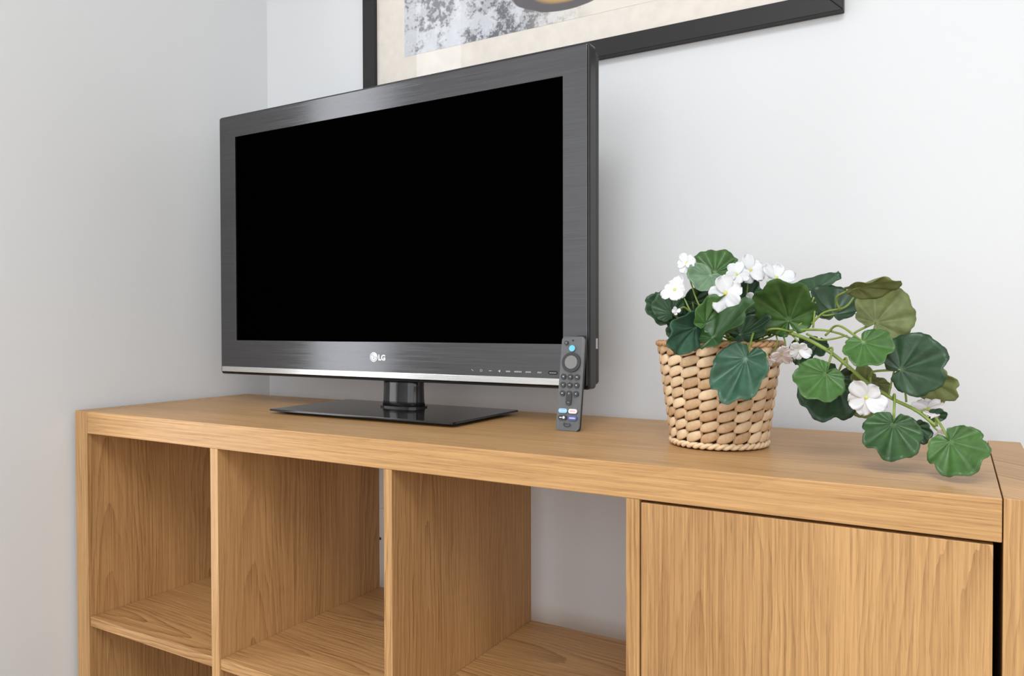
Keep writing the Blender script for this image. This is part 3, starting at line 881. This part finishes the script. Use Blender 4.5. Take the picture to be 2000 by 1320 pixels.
for pts in ([(1440, 670, 0.96), (1380, 640, 0.93), (1352, 612, 0.92), (1336, 582, 0.925)], [(1440, 670, 0.96), (1375, 610, 0.945), (1352, 560, 0.95), (1345, 530, 0.955)],
            [(1352, 612, 0.92), (1336, 600, 0.915), (1324, 606, 0.912)], [(1440, 670, 0.96), (1425, 620, 0.925), (1418, 588, 0.915)],
            [(1440, 670, 0.96), (1455, 600, 0.95), (1462, 545, 0.945)], [(1440, 670, 0.96), (1490, 600, 0.945), (1515, 558, 0.935)],
            [(1362, 630, 0.91), (1366, 600, 0.90), (1385, 585, 0.90)]):
    stem(pts, 0.0013)
stem(bpts([(1528, 650), (1534, 672), (1530, 690)]), 0.0011)
stem(bpts([(1515, 650), (1518, 672), (1505, 690)]), 0.0011)
stem(bpts([(1545, 652), (1556, 665), (1560, 680)]), 0.0011)
stem(bpts([(1690, 745), (1694, 758), (1692, 770)]), 0.0012)
stem(bpts([(1735, 775), (1748, 720), (1760, 718)]), 0.0011)
stem(bpts([(1795, 806), (1806, 800), (1815, 802)]), 0.0012)
stem(bpts([(1810, 815), (1825, 835), (1838, 845)]), 0.0012)

# flowers
PET = NT('white_petal')
tc = PET.n('ShaderNodeTexCoord').outputs['Object']
PET.l(PET.ramp(PET.noise(tc, 120, 2.0), [(0.3, (0.86, 0.85, 0.86, 1)), (0.7, (0.93, 0.93, 0.93, 1))]), PET.b.inputs['Base Color'])
PET.b.inputs['Roughness'].default_value = 0.6
tl = PET.n('ShaderNodeBsdfTranslucent'); tl.inputs[0].default_value = (0.9, 0.9, 0.9, 1)
mm = PET.n('ShaderNodeMixShader'); mm.inputs[0].default_value = 0.3
PET.l(PET.b.outputs[0], mm.inputs[1]); PET.l(tl.outputs[0], mm.inputs[2]); PET.l(mm.outputs[0], PET.t.nodes['Material Output'].inputs['Surface'])
PETW = PET.m
PETP = plain('blush_petal', (0.80, 0.72, 0.73, 1), 0.6)
CENT = plain('yellow_centre', (0.62, 0.60, 0.16, 1), 0.6)
def petal_bm(L, W, cup, seed):
    rg = random.Random(seed)
    bm = bmesh.new(); NU, NV = 8, 8
    g = []
    p1 = rg.uniform(0, 6)
    for i in range(NU+1):
        s = i/NU
        wd = W*0.5*(math.sin(min(1, s*0.86+0.10)*PI*0.80)**0.9)
        if s > 0.8: wd *= math.sqrt(max(0.0, 1-((s-0.8)/0.22)**2))
        row = []
        for j in range(NV+1):
            t = -1+2*j/NV
            x = wd*t
            y = L*s*(1-0.06*abs(t)*s)-(0.06*L*(1-min(1, abs(t)*2.2)) if s > 0.95 else 0)
            z = cup*L*(s*s*0.55-0.9*s)*-0.6*(-1 if cup < 0 else 1) + 0.10*L*t*t*s + 0.08*L*s*s*math.sin(4*t+p1) + 0.05*L*s*math.sin(9*t+p1*2)
            row.append(bm.verts.new((x, y, z)))
        g.append(row)
    for i in range(NU):
        for j in range(NV):
            bm.faces.new((g[i][j], g[i][j+1], g[i+1][j+1], g[i+1][j]))
    bmesh.ops.remove_doubles(bm, verts=bm.verts, dist=1e-6)
    return bm
def flower(u, v, d, rp, yaw=0, pit=0, n=5, mat=None, cup=0.5, spin=0.0):
    """rp apparent radius; yaw, pit: the way it faces against the line of sight (degrees right, up)"""
    p = P(u, v, d); r, up, f = frame_at(p)
    z = -f
    z = (z*math.cos(math.radians(yaw))+r*math.sin(math.radians(yaw)))
    z = (z*math.cos(math.radians(pit))+up*math.sin(math.radians(pit))).normalized()
    x = up.cross(z).normalized(); y = z.cross(x)
    R_ = rp*d/FPX*1.06
    bm = bmesh.new()
    bmesh.ops.create_icosphere(bm, subdivisions=2, radius=R_*0.13)
    fl = obj('flower', bm, CENT, plant, True)
    fl.matrix_local = Matrix(((x.x, y.x, z.x, p.x-PO.x), (x.y, y.y, z.y, p.y-PO.y), (x.z, y.z, z.z, p.z-PO.z), (0, 0, 0, 1)))
    for k in range(n):
        o = obj('petal', petal_bm(R_*(0.95+0.14*math.sin(k*2.1+u)), R_*(0.84+0.12*math.sin(k*3.7+v)), cup, int(u)*7+k), mat or PETW, fl, True)
        o.rotation_euler = (0.25*math.sin(k*1.7+u), 0.30*math.sin(k*2.3+v), 2*PI*k/n+spin+0.12*math.sin(k*5.1+u))
        o.location = (0, 0, 0.0006*(k % 2))
        sm = o.modifiers.new('thickness', 'SOLIDIFY'); sm.thickness = 0.0004
    # sepal cup behind
    bm = bmesh.new(); tube(bm, [(0, 0, -R_*0.05), (0, 0, -R_*0.25), (0, 0, -R_*0.45)], [R_*0.20, R_*0.14, R_*0.05], 8)
    obj('sepal_cup', bm, STEM, fl, True)
    return fl
flower(1341, 514, 0.955, 22, -15, 25, spin=0.4)
flower(1318, 566, 0.925, 27, -25, 15, spin=1.0)
flower(1417, 573, 0.900, 38, 5, 5, spin=0.2, cup=0.35)
flower(1439, 536, 0.930, 25, 10, 25, spin=0.7)
flower(1466, 528, 0.945, 30, 20, 30, spin=0.1)
flower(1516, 543, 0.930, 32, 25, 35, spin=0.9)
flower(1472, 590, 0.945, 20, 0, 0, spin=0.3)
flower(1321, 607, 0.910, 9, -10, 0, 4, cup=1.2)
flower(1495, 698, 0.890, 22, -40, -45, spin=0.5, cup=1.0)
flower(1527, 692, 0.915, 24, 10, -35, spin=0.2, cup=0.9, mat=PETP)
flower(1560, 682, DB(1560)-0.02, 22, 10, -20, spin=0.6, cup=1.1)
flower(1692, 776, DB(1692)-0.02, 38, -5, -5, spin=0.5, cup=0.7)
flower(1814, 799, DB(1814)+0.015, 32, 10, 40, spin=0.4, cup=0.6, mat=PETP)
flower(1838, 848, DB(1838), 14, 20, -30, spin=0.4, cup=0.9, mat=PETP)
flower(1675, 690, DB(1675)+0.03, 18, 0, 0, spin=0.4, cup=0.8, mat=PETP)
